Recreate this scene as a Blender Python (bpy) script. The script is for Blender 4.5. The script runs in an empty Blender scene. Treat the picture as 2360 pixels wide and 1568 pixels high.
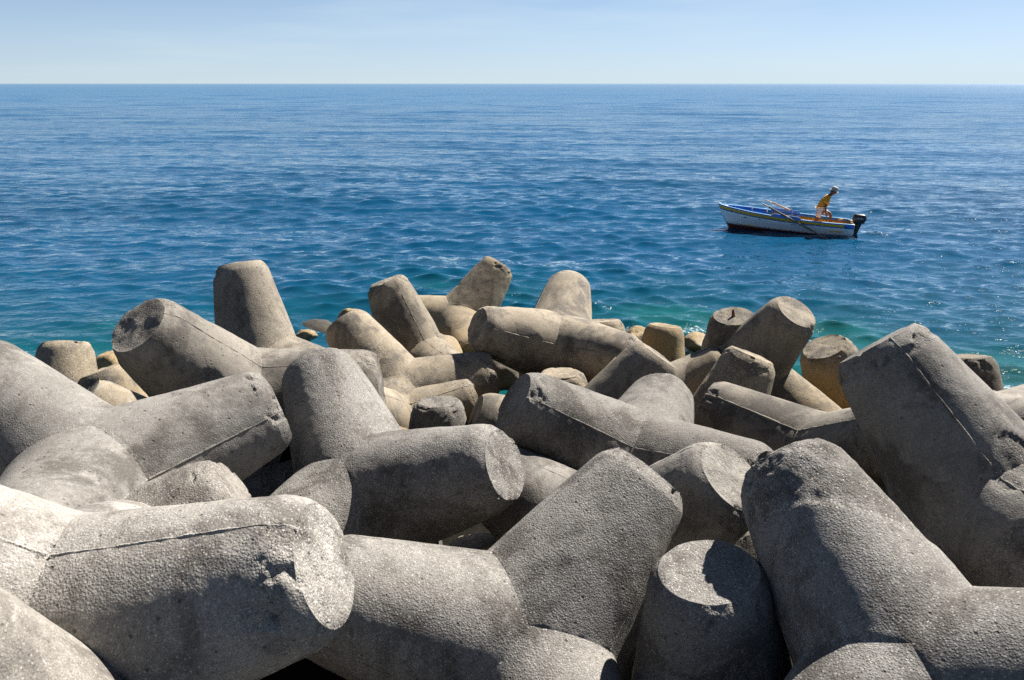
import bpy, math, random
import numpy as np
from mathutils import Matrix, Vector

# ------------------------------------------------------------------ camera, sky, sun, exposure
SC = bpy.context.scene
COL = SC.collection
H = 2.3                      # height of one concrete tetrapod, metres
CAM_Z = 2.2 * H              # eye above the water
PITCH = math.atan2(591, 1800)
cam_d = bpy.data.cameras.new('camera')
cam = bpy.data.objects.new('camera', cam_d)
COL.objects.link(cam)
cam_d.sensor_width = 36
cam_d.lens = 36 * 1800 / 2360
cam_d.clip_start = 0.05
cam_d.clip_end = 80000
cam.location = (0, 0, CAM_Z)
cam.rotation_euler = (math.pi / 2 - PITCH, 0, 0)
SC.camera = cam

SUN = Vector((0.50, 0.48, 0.72)).normalized()
sun_d = bpy.data.lights.new('sun', 'SUN')
sun_d.energy = 5.0
sun_d.angle = math.radians(0.53)
sun_d.color = (1.0, 0.945, 0.865)
sun_o = bpy.data.objects.new('sun', sun_d)
COL.objects.link(sun_o)
sun_o.rotation_euler = SUN.to_track_quat('Z', 'Y').to_euler()
sun_o.location = SUN * 60

world = bpy.data.worlds.new('World')
SC.world = world
world.use_nodes = True
wn, wl = world.node_tree.nodes, world.node_tree.links
wn.clear()
w_out = wn.new('ShaderNodeOutputWorld')
w_bg = wn.new('ShaderNodeBackground')
SKY = 0.05
EXG = 2 ** 1.55
HAZE_COL = tuple(c / SKY / EXG for c in (0.665, 0.795, 0.86))
HAZE_BLUE = tuple(c / SKY / EXG for c in (0.43, 0.65, 0.82))
HAZE_FALL = 6.5
HAZE_MAX = 1.0
w_bg.inputs['Strength'].default_value = SKY
w_sky = wn.new('ShaderNodeTexSky')
w_sky.sky_type = 'NISHITA'
w_sky.sun_disc = False
w_sky.sun_elevation = math.asin(SUN.z)
w_sky.sun_rotation = math.atan2(SUN.x, SUN.y)
w_sky.altitude = 5
w_sky.air_density = 0.32
w_sky.dust_density = 0.3
w_sky.ozone_density = 2.5
# pale sea haze low over the horizon, all the way round, and thin high cloud streaks
w_geo = wn.new('ShaderNodeTexCoord')
w_sep = wn.new('ShaderNodeSeparateXYZ')
wl.new(w_geo.outputs['Generated'], w_sep.inputs[0])


def w_math(op, a, b=None):
    nd = wn.new('ShaderNodeMath')
    nd.operation = op
    for i, v in enumerate((a, b)):
        if v is None:
            continue
        if isinstance(v, (int, float)):
            nd.inputs[i].default_value = v
        else:
            wl.new(v, nd.inputs[i])
    return nd.outputs[0]


def w_mixc(f, a, col):
    nd = wn.new('ShaderNodeMix')
    nd.data_type = 'RGBA'
    wl.new(f, nd.inputs['Factor'])
    wl.new(a, nd.inputs['A'])
    nd.inputs['B'].default_value = (*col, 1)
    return nd.outputs['Result']


w_up = w_math('MAXIMUM', w_sep.outputs[2], 0.0)
w_hz = w_math('MULTIPLY', w_math('POWER', 2.718, w_math('MULTIPLY', w_up, -HAZE_FALL)), HAZE_MAX)
w_side = wn.new('ShaderNodeVectorMath')          # the haze glows a little towards the sun
w_side.operation = 'DOT_PRODUCT'
wl.new(w_geo.outputs['Generated'], w_side.inputs[0])
w_side.inputs[1].default_value = Vector((SUN.x, SUN.y, 0)).normalized()
w_gain = w_math('ADD', w_math('MULTIPLY', w_side.outputs['Value'], 0.16), 0.86)
w_tint = wn.new('ShaderNodeMix')
w_tint.data_type = 'RGBA'
w_tint.inputs['A'].default_value = (*HAZE_COL, 1)
w_tint.inputs['B'].default_value = (*HAZE_BLUE, 1)
wl.new(w_math('MINIMUM', w_math('MULTIPLY', w_up, 7.5), 1.0), w_tint.inputs['Factor'])
w_hc = wn.new('ShaderNodeVectorMath')
w_hc.operation = 'SCALE'
wl.new(w_tint.outputs['Result'], w_hc.inputs[0])
wl.new(w_gain, w_hc.inputs['Scale'])
w_m0 = wn.new('ShaderNodeMix')
w_m0.data_type = 'RGBA'
wl.new(w_hz, w_m0.inputs['Factor'])
wl.new(w_sky.outputs['Color'], w_m0.inputs['A'])
wl.new(w_hc.outputs[0], w_m0.inputs['B'])
w_col = w_m0.outputs['Result']
w_map = wn.new('ShaderNodeMapping')
w_map.inputs['Scale'].default_value = (1.0, 1.0, 11.0)
w_map.inputs['Rotation'].default_value = (0.0, math.radians(3), 0.0)
w_ns = wn.new('ShaderNodeTexNoise')
w_ns.inputs['Scale'].default_value = 2.2
w_ns.inputs['Detail'].default_value = 6
w_ns.inputs['Roughness'].default_value = 0.55
w_rmp = wn.new('ShaderNodeMapRange')
w_rmp.inputs['From Min'].default_value = 0.5
w_rmp.inputs['From Max'].default_value = 0.85
w_rmp.inputs['To Max'].default_value = 0.6
wl.new(w_geo.outputs['Generated'], w_map.inputs['Vector'])
wl.new(w_map.outputs['Vector'], w_ns.inputs['Vector'])
wl.new(w_ns.outputs['Fac'], w_rmp.inputs['Value'])
w_col = w_mixc(w_rmp.outputs['Result'], w_col, tuple(1.05 * c for c in HAZE_COL))
wl.new(w_col, w_bg.inputs['Color'])
wl.new(w_bg.outputs['Background'], w_out.inputs['Surface'])

SC.view_settings.view_transform = 'Standard'
SC.view_settings.look = 'None'
SC.view_settings.exposure = 1.55
SC.view_settings.gamma = 1.0
SC.view_settings.use_curve_mapping = False
SC.cycles.max_bounces = 6
SC.cycles.diffuse_bounces = 1
SC.cycles.transparent_max_bounces = 12
SC.cycles.use_denoising = False
SC.cycles.sample_clamp_indirect = 3.0
SC.cycles.sample_clamp_direct = 0.9
SC.cycles.caustics_reflective = False
SC.cycles.caustics_refractive = False


# ------------------------------------------------------------------ helpers
def px_ray(x, y):
    """direction of a photograph pixel (2360 x 1568 frame)"""
    a, b = (x - 1180) / 1800, (y - 784) / 1800
    return Vector((a, math.cos(PITCH) - b * math.sin(PITCH), -math.sin(PITCH) - b * math.cos(PITCH)))


def on_plane(x, y, z=0.0):
    """where the ray through a pixel meets the level z"""
    d = px_ray(x, y)
    return Vector((0, 0, CAM_Z)) + d * ((z - CAM_Z) / d.z)


def mesh_np(name, verts, faces, mat=None, parent=None, smooth=True, normals=None):
    """verts (n,3), faces (m,k) arrays with k = 3 or 4"""
    me = bpy.data.meshes.new(name)
    verts = np.ascontiguousarray(verts, dtype=np.float32)
    faces = np.ascontiguousarray(faces, dtype=np.int32)
    m, k = faces.shape
    me.vertices.add(len(verts))
    me.vertices.foreach_set('co', verts.ravel())
    me.loops.add(m * k)
    me.loops.foreach_set('vertex_index', faces.ravel())
    me.polygons.add(m)
    me.polygons.foreach_set('loop_start', np.arange(m, dtype=np.int32) * k)
    me.polygons.foreach_set('use_smooth', np.full(m, smooth, dtype=bool))
    me.update(calc_edges=True)
    if normals is not None:
        me.normals_split_custom_set_from_vertices(np.ascontiguousarray(normals, dtype=np.float32))
    return mesh_obj(name, me, mat, parent)


def mesh_obj(name, me, mat=None, parent=None):
    o = bpy.data.objects.new(name, me)
    if mat:
        me.materials.append(mat)
    COL.objects.link(o)
    o.parent = parent
    return o


class MB:
    """collects simple shapes into one mesh"""

    def __init__(self):
        self.v, self.f = [], []

    def add(self, vs, fs):
        n = len(self.v)
        self.v += [tuple(v) for v in vs]
        self.f += [tuple(i + n for i in f) for f in fs]

    def box(self, c, size, m=None):
        x, y, z = (s / 2 for s in size)
        vs = [Vector((a * x, b * y, d * z)) for a in (-1, 1) for b in (-1, 1) for d in (-1, 1)]
        if m is not None:
            vs = [m @ v for v in vs]
        self.add([v + Vector(c) for v in vs], [(0, 1, 3, 2), (4, 6, 7, 5), (0, 4, 5, 1), (2, 3, 7, 6), (0, 2, 6, 4), (1, 5, 7, 3)])

    def tube(self, pts, rad, n=10, cap=True):
        pts = [Vector(p) for p in pts]
        if not isinstance(rad, (list, tuple)):
            rad = [rad] * len(pts)
        rings = []
        ref = Vector((0, 0, 1))
        for i, p in enumerate(pts):
            t = (pts[min(i + 1, len(pts) - 1)] - pts[max(i - 1, 0)]).normalized()
            if abs(t.dot(ref)) > .9:
                ref = Vector((1, 0, 0)) if abs(t.x) < .9 else Vector((0, 1, 0))
            a = t.cross(ref).normalized()
            b = t.cross(a)
            r = rad[i]
            ra, rb = r if isinstance(r, (tuple, list)) else (r, r)
            rings.append([p + a * (math.cos(2 * math.pi * k / n) * ra) + b * (math.sin(2 * math.pi * k / n) * rb) for k in range(n)])
        self.loft(rings, cap)

    def loft(self, rings, cap=True, closed=True):
        n = len(rings[0])
        vs = [v for r in rings for v in r]
        fs = []
        for i in range(len(rings) - 1):
            for k in range(n if closed else n - 1):
                k2 = (k + 1) % n
                fs.append((i * n + k, i * n + k2, (i + 1) * n + k2, (i + 1) * n + k))
        if cap:
            fs.append(tuple(range(n))[::-1])
            fs.append(tuple((len(rings) - 1) * n + k for k in range(n)))
        self.add(vs, fs)

    def build(self, name, mat, parent=None, smooth=False, bevel=0, sub=0):
        me = bpy.data.meshes.new(name)
        me.from_pydata([tuple(v) for v in self.v], [], self.f)
        if smooth:
            for p in me.polygons:
                p.use_smooth = True
        me.update()
        o = mesh_obj(name, me, mat, parent)
        if bevel:
            md = o.modifiers.new('bevel', 'BEVEL')
            md.width = bevel
            md.segments = 2
        if sub:
            md = o.modifiers.new('sub', 'SUBSURF')
            md.levels = md.render_levels = sub
        return o


def tag(o, label=None, cat=None, group=None, kind=None):
    for k, v in (('label', label), ('category', cat), ('group', group), ('kind', kind)):
        if v:
            o[k] = v
    return o


def empty(name, loc=(0, 0, 0)):
    o = bpy.data.objects.new(name, None)
    o.empty_display_size = .2
    o.location = loc
    COL.objects.link(o)
    return o


class NT:
    """small node-tree writer"""

    def __init__(self, name):
        self.mat = bpy.data.materials.new(name)
        self.mat.use_nodes = True
        self.n, self.l = self.mat.node_tree.nodes, self.mat.node_tree.links
        self.n.clear()
        self.out = self.n.new('ShaderNodeOutputMaterial')

    def node(self, t, **kw):
        nd = self.n.new('ShaderNode' + t)
        for k, v in kw.items():
            if hasattr(nd, k) and k not in nd.inputs:
                setattr(nd, k, v)
        return nd

    def put(self, sock, v):
        if hasattr(v, 'links') or hasattr(v, 'is_output'):
            self.l.new(v, sock)
        else:
            sock.default_value = v

    def math(self, op, a, b=None, c=None, clamp=False):
        nd = self.n.new('ShaderNodeMath')
        nd.operation = op
        nd.use_clamp = clamp
        for i, v in enumerate((a, b, c)):
            if v is not None:
                self.put(nd.inputs[i], v)
        return nd.outputs[0]

    def noise(self, vec, scale, detail=3, rough=.55, dist=0):
        nd = self.n.new('ShaderNodeTexNoise')
        if vec is not None:
            self.l.new(vec, nd.inputs['Vector'])
        nd.inputs['Scale'].default_value = scale
        nd.inputs['Detail'].default_value = detail
        nd.inputs['Roughness'].default_value = rough
        nd.inputs['Distortion'].default_value = dist
        return nd.outputs['Fac']

    def voro(self, vec, scale, feature='F1', out='Distance', rnd=1):
        nd = self.n.new('ShaderNodeTexVoronoi')
        nd.feature = feature
        self.l.new(vec, nd.inputs['Vector'])
        nd.inputs['Scale'].default_value = scale
        nd.inputs['Randomness'].default_value = rnd
        return nd.outputs[out]

    def rng(self, v, a, b, c=0., d=1., smooth=False):
        nd = self.n.new('ShaderNodeMapRange')
        if smooth:
            nd.interpolation_type = 'SMOOTHSTEP'
        self.put(nd.inputs['Value'], v)
        for k, x in (('From Min', a), ('From Max', b), ('To Min', c), ('To Max', d)):
            self.put(nd.inputs[k], x)
        return nd.outputs['Result']

    def mix(self, f, a, b, blend='MIX'):
        nd = self.n.new('ShaderNodeMix')
        nd.data_type = 'RGBA'
        nd.blend_type = blend
        self.put(nd.inputs['Factor'], f)
        self.put(nd.inputs['A'], a if not isinstance(a, tuple) else (*a[:3], 1))
        self.put(nd.inputs['B'], b if not isinstance(b, tuple) else (*b[:3], 1))
        return nd.outputs['Result']

    def bump(self, h, strength=.5, dist=.01, normal=None):
        nd = self.n.new('ShaderNodeBump')
        nd.inputs['Strength'].default_value = strength
        nd.inputs['Distance'].default_value = dist
        self.l.new(h, nd.inputs['Height'])
        if normal is not None:
            self.l.new(normal, nd.inputs['Normal'])
        return nd.outputs['Normal']

    def principled(self, **kw):
        nd = self.n.new('ShaderNodeBsdfPrincipled')
        for k, v in kw.items():
            self.put(nd.inputs[k.replace('_', ' ')], v if not (isinstance(v, tuple) and len(v) == 3) else (*v, 1))
        return nd.outputs[0]

    def done(self, shader):
        self.l.new(shader, self.out.inputs['Surface'])
        return self.mat


# ------------------------------------------------------------------ numpy noise
_rs = np.random.RandomState(7)
_TAB = _rs.rand(64, 64, 64).astype(np.float32) * 2 - 1


def vnoise(p):
    i = np.floor(p).astype(np.int64)
    f = (p - i).astype(np.float32)
    f = f * f * f * (f * (f * 6 - 15) + 10)
    i &= 63
    j = (i + 1) & 63
    x0, y0, z0 = i[:, 0], i[:, 1], i[:, 2]
    x1, y1, z1 = j[:, 0], j[:, 1], j[:, 2]
    fx, fy, fz = f[:, 0], f[:, 1], f[:, 2]
    a = _TAB[x0, y0, z0] * (1 - fx) + _TAB[x1, y0, z0] * fx
    b = _TAB[x0, y1, z0] * (1 - fx) + _TAB[x1, y1, z0] * fx
    c = _TAB[x0, y0, z1] * (1 - fx) + _TAB[x1, y0, z1] * fx
    d = _TAB[x0, y1, z1] * (1 - fx) + _TAB[x1, y1, z1] * fx
    return (a * (1 - fy) + b * fy) * (1 - fz) + (c * (1 - fy) + d * fy) * fz


def fbm(p, octaves=3, gain=.5):
    s, a = 0, 1.
    for k in range(octaves):
        s = s + a * vnoise(p * (2.03 ** k) + k * 17.3)
        a *= gain
    return s


def sstep(a, b, x):
    t = np.clip((x - a) / (b - a), 0, 1)
    return t * t * (3 - 2 * t)


# ------------------------------------------------------------------ materials
def concrete_material():
    t = NT('weathered_concrete')
    tc = t.n.new('ShaderNodeTexCoord').outputs['Object']
    oi = t.n.new('ShaderNodeObjectInfo')
    sp = t.n.new('ShaderNodeSeparateColor')
    t.l.new(oi.outputs['Color'], sp.inputs[0])
    tint, rough, seed = sp.outputs[0], sp.outputs[1], sp.outputs[2]
    cb = t.n.new('ShaderNodeCombineXYZ')
    s40 = t.math('MULTIPLY', seed, 40.0)
    for k in range(3):
        t.l.new(s40, cb.inputs[k])
    va = t.n.new('ShaderNodeVectorMath')
    va.operation = 'ADD'
    t.l.new(tc, va.inputs[0])
    t.l.new(cb.outputs[0], va.inputs[1])
    vec = va.outputs[0]
    chip = t.n.new('ShaderNodeAttribute')
    chip.attribute_name = 'chip'
    chip = chip.outputs['Fac']
    pos = t.n.new('ShaderNodeNewGeometry').outputs['Position']
    ps = t.n.new('ShaderNodeSeparateXYZ')
    t.l.new(pos, ps.inputs[0])
    big = t.noise(vec, 1.1, 4, .6)
    mid = t.noise(vec, 6.5, 5, .65)
    fine = t.noise(vec, 34, 4, .7)
    grain = t.noise(vec, 150, 2, .6)
    cell = t.voro(vec, 78, 'F1', 'Color')
    cellv = t.n.new('ShaderNodeSeparateColor')
    t.l.new(cell, cellv.inputs[0])
    cellr = cellv.outputs[0]
    cdist = t.voro(vec, 78, 'F1', 'Distance')
    grey = t.mix(t.rng(big, .3, .72), (.203, .194, .181), (.298, .286, .268))
    beige = t.mix(t.rng(big, .3, .72), (.225, .182, .122), (.330, .272, .190))
    base = t.mix(tint, grey, beige)
    base = t.mix(t.rng(mid, .35, .75, 0, .45), base, t.mix(.5, base, (.135, .124, .110)))
    # dark biofilm patches with ragged edges and pale lime blooms
    pat = t.noise(vec, 1.7, 8, .68, .4)
    base = t.mix(t.rng(pat, .49, .60, 0, .8), base, (.088, .079, .070))
    bloom = t.noise(vec, 3.1, 7, .72, .6)
    base = t.mix(t.rng(bloom, .60, .70, 0, .5), base, (.40, .38, .352))
    # dirt run down by rain: streaks drawn out along the vertical
    mpz = t.n.new('ShaderNodeMapping')
    mpz.inputs['Scale'].default_value = (5.0, 5.0, .55)
    t.l.new(pos, mpz.inputs['Vector'])
    strk = t.noise(mpz.outputs[0], 1.0, 5, .65, .3)
    base = t.mix(t.math('MULTIPLY', t.rng(strk, .52, .68), t.rng(big, .35, .6, .1, .6)), base, (.080, .070, .060))
    base = t.mix(t.math('MULTIPLY', t.rng(strk, .42, .32), .28), base, (.38, .355, .32))
    # exposed aggregate: single pale and dark stones
    agg = t.math('ADD', t.math('MULTIPLY', rough, .75), t.math('MULTIPLY', chip, .6), clamp=True)
    pale = t.math('MULTIPLY', t.rng(cellr, .78, .9), t.rng(cdist, .55, .3))
    dark = t.math('MULTIPLY', t.rng(cellr, .22, .1), t.rng(cdist, .6, .3))
    base = t.mix(t.math('MULTIPLY', pale, t.math('MULTIPLY', agg, .75)), base, (.50, .48, .45))
    base = t.mix(t.math('MULTIPLY', dark, t.math('MULTIPLY', agg, .7)), base, (.070, .063, .057))
    gr = t.math('MULTIPLY', t.rng(grain, .3, .7, -.5, .5), t.math('ADD', t.math('MULTIPLY', agg, .75), .25))
    base = t.mix(1.0, base, t.mix(t.math('ADD', gr, .5, clamp=True), (.5, .5, .5), (1.5, 1.5, 1.5)), 'MULTIPLY')
    base = t.mix(1.0, base, t.mix(t.rng(fine, .3, .7), (.83, .83, .83), (1.15, 1.15, 1.15)), 'MULTIPLY')
    base = t.mix(1.0, base, t.mix(oi.outputs['Alpha'], (0, 0, 0), (1.64, 1.64, 1.64)), 'MULTIPLY')
    # algae band above the waterline, darker wet film right at it
    zz = t.math('ADD', ps.outputs[2], t.math('MULTIPLY', t.math('SUBTRACT', mid, .5), .9))
    zz = t.math('ADD', zz, t.math('MULTIPLY', t.math('SUBTRACT', big, .5), .7))
    sea_near = t.rng(ps.outputs[1], 8.0, 11.0)
    base = t.mix(t.math('MULTIPLY', sea_near, t.rng(zz, 1.1, .2, 0, .85, True)), base, t.mix(t.rng(fine, .35, .65), (.20, .128, .055), (.34, .245, .12)))
    base = t.mix(t.math('MULTIPLY', sea_near, t.rng(zz, .38, .10, 0, .85, True)), base, (.05, .042, .024))
    # pits (blow holes) of the mould face
    pits = t.rng(t.voro(vec, 14, 'F1', 'Distance'), .07, .17)
    pitm = t.math('MULTIPLY', t.math('SUBTRACT', 1.0, pits), t.rng(mid, .42, .52))
    base = t.mix(t.math('MULTIPLY', pitm, .8), base, (.06, .054, .048))
    h1 = t.math('MULTIPLY', t.math('SUBTRACT', t.rng(cdist, .7, .0), .5), t.math('ADD', t.math('MULTIPLY', agg, .9), .12))
    h2 = t.math('MULTIPLY', t.math('SUBTRACT', grain, .5), t.math('ADD', t.math('MULTIPLY', agg, .8), .25))
    h = t.math('ADD', h1, h2)
    h = t.math('ADD', h, t.math('MULTIPLY', fine, .55))
    h = t.math('SUBTRACT', h, t.math('MULTIPLY', pitm, 1.4))
    h = t.math('ADD', h, t.math('MULTIPLY', t.noise(vec, 42, 3, .7), t.math('MULTIPLY', chip, 5.0)))
    nor = t.bump(h, .62, .006)
    return t.done(t.principled(Base_Color=base, Roughness=.92, Normal=nor, Specular_IOR_Level=.25))


M_CONC = concrete_material()


def rock_material(name, a, b):
    t = NT(name)
    tc = t.n.new('ShaderNodeTexCoord').outputs['Object']
    big = t.noise(tc, 2.2, 6, .65)
    fine = t.noise(tc, 22, 5, .7)
    pos = t.n.new('ShaderNodeNewGeometry').outputs['Position']
    ps = t.n.new('ShaderNodeSeparateXYZ')
    t.l.new(pos, ps.inputs[0])
    c = t.mix(t.rng(big, .35, .68), a, b)
    c = t.mix(1.0, c, t.mix(t.rng(fine, .3, .7), (.65, .65, .65), (1.3, 1.3, 1.3)), 'MULTIPLY')
    wet = t.rng(t.math('ADD', ps.outputs[2], t.math('MULTIPLY', t.math('SUBTRACT', big, .5), .3)), .22, .04, 0, 1)
    c = t.mix(t.math('MULTIPLY', wet, .7), c, (.055, .048, .03))
    n = t.bump(t.math('ADD', fine, big), .8, .02)
    return t.done(t.principled(Base_Color=c, Roughness=t.rng(wet, 0, 1, .9, .35), Normal=n, Specular_IOR_Level=.4))


M_ROCK = rock_material('shore_rock', (.16, .115, .06), (.32, .24, .125))
M_RUBBLE = rock_material('core_rubble', (.05, .042, .034), (.13, .11, .085))
M_REEF = rock_material('sunken_rock', (.11, .115, .07), (.34, .35, .23))


def plain(name, col, rough=.6, metal=0., var=.18, scale=9, spec=.5, coat=0.):
    t = NT(name)
    tc = t.n.new('ShaderNodeTexCoord').outputs['Object']
    f = t.noise(tc, scale, 4, .6)
    c = t.mix(t.rng(f, .3, .7), tuple(x * (1 - var) for x in col), tuple(min(1, x * (1 + var)) for x in col))
    return t.done(t.principled(Base_Color=c, Roughness=t.rng(f, .3, .7, rough * .85, min(1, rough * 1.15)), Metallic=metal, Specular_IOR_Level=spec, Coat_Weight=coat))


# ------------------------------------------------------------------ sea bed, water
SHOALS = []                  # flat rocks and sand patches that rise close under the surface
for _x, _y, _r, _h in ((1530, 728, 1.0, 1.3), (1600, 757, .8, .7), (1905, 755, 1.1, 1.3), (1975, 785, .8, .9), (1195, 692, .8, 1.0),
                       (250, 818, .8, .7), (990, 668, .9, 1.2), (330, 735, .9, 1.0), (640, 740, .8, .5)):
    _c = on_plane(_x, _y)
    SHOALS.append((_c.x, _c.y, _r, _h))


def bed_z(x, y):
    """height of the rubble mound and sea bed"""
    x = np.asarray(x, float)
    y = np.asarray(y, float)
    prof = np.interp(y, [-30, -3, 2, 6, 10, 13, 16, 20, 26, 34, 60, 400, 40000],
                     [1.6, 1.5, .8, .35, .2, -.8, -2.0, -3.4, -5.5, -8, -15, -60, -70])
    p = np.stack([x * .45, y * .45, np.zeros_like(x)], -1).reshape(-1, 3)
    nz = fbm(p + 9, 4, .6).reshape(x.shape)
    for sx, sy, sr, sh in SHOALS:
        prof = prof + sh * np.exp(-(((x - sx) / (sr * 1.5)) ** 2 + ((y - sy) / sr) ** 2))
    return prof + nz * np.interp(y, [0, 10, 16, 26, 60], [.35, .4, .6, .9, 1.2])


def fan_grid(rows, half0, slope, cols):
    y = np.asarray(rows)
    u = np.linspace(-1, 1, cols)
    X = u[None] * (half0 + slope * y[:, None])
    Y = np.broadcast_to(y[:, None], X.shape).copy()
    idx = np.arange(X.size).reshape(X.shape)
    f = np.stack([idx[:-1, :-1], idx[:-1, 1:], idx[1:, 1:], idx[1:, :-1]], -1).reshape(-1, 4)
    return X, Y, f


def bed_material():
    t = NT('sea_bed')
    tc = t.n.new('ShaderNodeTexCoord').outputs['Object']
    big = t.noise(tc, .55, 5, .65)
    cell = t.voro(tc, 1.6)
    fine = t.noise(tc, 7, 5, .7)
    c = t.mix(t.rng(big, .38, .62), (.07, .075, .05), (.42, .42, .30))
    c = t.mix(t.rng(cell, .25, .55, 0, .6), c, (.10, .10, .07))
    pp = t.n.new('ShaderNodeSeparateXYZ')
    t.l.new(tc, pp.inputs[0])
    c = t.mix(t.rng(pp.outputs[1], 12.5, 10.5), c, t.mix(big, (.006, .005, .004), (.016, .014, .011)))  # rubble under the pile: shade of the gaps put into a near-black colour
    c = t.mix(1.0, c, t.mix(t.rng(fine, .3, .7), (.6, .6, .6), (1.35, 1.35, 1.35)), 'MULTIPLY')
    return t.done(t.principled(Base_Color=c, Roughness=.9, Specular_IOR_Level=.05, Normal=t.bump(t.math('ADD', fine, cell), .7, .06)))


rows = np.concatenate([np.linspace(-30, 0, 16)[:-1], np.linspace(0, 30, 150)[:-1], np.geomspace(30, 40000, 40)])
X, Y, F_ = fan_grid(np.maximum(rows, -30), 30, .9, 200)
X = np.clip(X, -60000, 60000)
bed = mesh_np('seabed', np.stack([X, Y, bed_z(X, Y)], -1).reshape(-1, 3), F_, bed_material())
tag(bed, 'dark rubble mound, blackened for gap shade, and rocky sea bed under the breakwater', kind='structure')

# wave components: many short wind ripples over a faint longer swell
_wr = np.random.RandomState(11)
WAVES = []
for _i in range(110):
    lam = .26 * (16.0 / .26) ** (_i / 109.0)
    lam *= _wr.uniform(.9, 1.1)
    ang = math.radians(-100 + _wr.normal(0, 27 if lam < 2.5 else 13))
    k = 2 * math.pi / lam
    slope = .050 * (1.0 if lam < .85 else max((.85 / lam) ** 1.25, .16)) * (1.0 if lam > .34 else (lam / .34) ** .8)
    WAVES.append((k, math.cos(ang), math.sin(ang), slope / k, _wr.uniform(0, 6.283), lam))


def waves(x, y, dl):
    """height of the water and sideways shift; dl = local mesh step"""
    z = np.zeros_like(x)
    ox = np.zeros_like(x)
    oy = np.zeros_like(x)
    # patches of livelier and calmer water
    pp = np.stack([x * .09, y * .05, np.zeros_like(x)], -1).reshape(-1, 3)
    gust = .95 + .45 * fbm(pp + 4, 2).reshape(x.shape)
    for k, cx, cy, a, ph, lam in WAVES:
        fade = np.clip((lam / dl - 2.2) / 2.0, 0, 1)
        arg = k * (cx * x + cy * y) + ph
        s, c = np.sin(arg), np.cos(arg)
        a2 = a * fade
        z += a2 * c
        ox -= a2 * cx * s * 1.1
        oy -= a2 * cy * s * 1.1
    return z * gust, ox * gust, oy * gust


def water_material():
    t = NT('sea_water')
    pos = t.n.new('ShaderNodeNewGeometry').outputs['Position']
    ps = t.n.new('ShaderNodeSeparateXYZ')
    t.l.new(pos, ps.inputs[0])
    dep = t.n.new('ShaderNodeAttribute')
    dep.attribute_name = 'depth'
    dep = dep.outputs['Fac']
    foam = t.n.new('ShaderNodeAttribute')
    foam.attribute_name = 'foam'
    foam = foam.outputs['Fac']
    mp = t.n.new('ShaderNodeMapping')
    mp.inputs['Rotation'].default_value = (0, 0, math.radians(-16))
    mp.inputs['Scale'].default_value = (.55, 1, 1)
    t.l.new(pos, mp.inputs['Vector'])
    mp2 = t.n.new('ShaderNodeMapping')
    mp2.inputs['Scale'].default_value = (.28, 1, 1)
    t.l.new(pos, mp2.inputs['Vector'])
    rip = t.noise(mp.outputs[0], 4.2, 3, .5, .3)
    swell = t.noise(mp.outputs[0], .35, 4, .6)
    shade = t.noise(pos, .045, 4, .55)
    long_ = t.noise(mp2.outputs[0], .09, 5, .62)
    h = t.math('ADD', t.math('MULTIPLY', rip, .085), t.math('MULTIPLY', swell, .16))
    h = t.math('ADD', h, t.math('MULTIPLY', long_, 1.5))
    h = t.math('ADD', h, t.math('MULTIPLY', t.noise(mp.outputs[0], 1.5, 3, .55, .4), .12))
    nor = t.bump(h, .55, 1.0)
    far = t.rng(ps.outputs[1], 40, 500, 0, 1)
    far = t.math('POWER', far, .6)
    deep = t.mix(t.rng(shade, .35, .65), (.0017, .038, .084), (.0020, .050, .114))
    deep = t.mix(t.rng(dep, 8, 40), deep, (.004, .070, .165))
    body = t.mix(t.rng(dep, 1.0, 5.0, .8, 0, True), deep, (.0020, .048, .068))
    body = t.mix(t.rng(dep, .3, 2.0, .9, 0, True), body, (.0055, .110, .112))
    diff = t.n.new('ShaderNodeBsdfDiffuse')
    t.l.new(body, diff.inputs['Color'])
    tr = t.n.new('ShaderNodeBsdfTransparent')
    tr.inputs['Color'].default_value = (.50, .86, .84, 1)
    clear = t.math('POWER', 2.718, t.math('MULTIPLY', dep, -1.3))
    clear = t.math('MULTIPLY', clear, .9, clamp=True)
    m1 = t.n.new('ShaderNodeMixShader')
    t.l.new(clear, m1.inputs[0])
    t.l.new(diff.outputs[0], m1.inputs[1])
    t.l.new(tr.outputs[0], m1.inputs[2])
    gl = t.n.new('ShaderNodeBsdfGlossy')
    gl.inputs['Color'].default_value = (1, 1, 1, 1)
    t.put(gl.inputs['Roughness'], t.rng(far, 0, 1, .022, .11))
    t.l.new(nor, gl.inputs['Normal'])
    fr = t.n.new('ShaderNodeFresnel')
    fr.inputs['IOR'].default_value = 1.333
    t.l.new(nor, fr.inputs['Normal'])
    m2 = t.n.new('ShaderNodeMixShader')
    t.put(m2.inputs[0], t.math('MULTIPLY', fr.outputs[0], t.math('ADD', t.rng(far, 0, 1, 1.0, .62), t.rng(ps.outputs[1], 400, 6000, 0, .12))))
    t.l.new(m1.outputs[0], m2.inputs[1])
    t.l.new(gl.outputs[0], m2.inputs[2])
    fo = t.n.new('ShaderNodeBsdfDiffuse')
    fo.inputs['Color'].default_value = (.78, .81, .82, 1)
    fn = t.noise(pos, 9, 6, .7, .8)
    web = t.voro(pos, 5.5, 'DISTANCE_TO_EDGE')
    fm = t.rng(t.math('ADD', foam, t.math('SUBTRACT', fn, .5)), .55, .8)
    fm = t.math('MULTIPLY', fm, t.rng(web, .22, .05))
    m3 = t.n.new('ShaderNodeMixShader')
    t.l.new(fm, m3.inputs[0])
    t.l.new(m2.outputs[0], m3.inputs[1])
    t.l.new(fo.outputs[0], m3.inputs[2])
    return t.done(m3.outputs[0])


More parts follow.
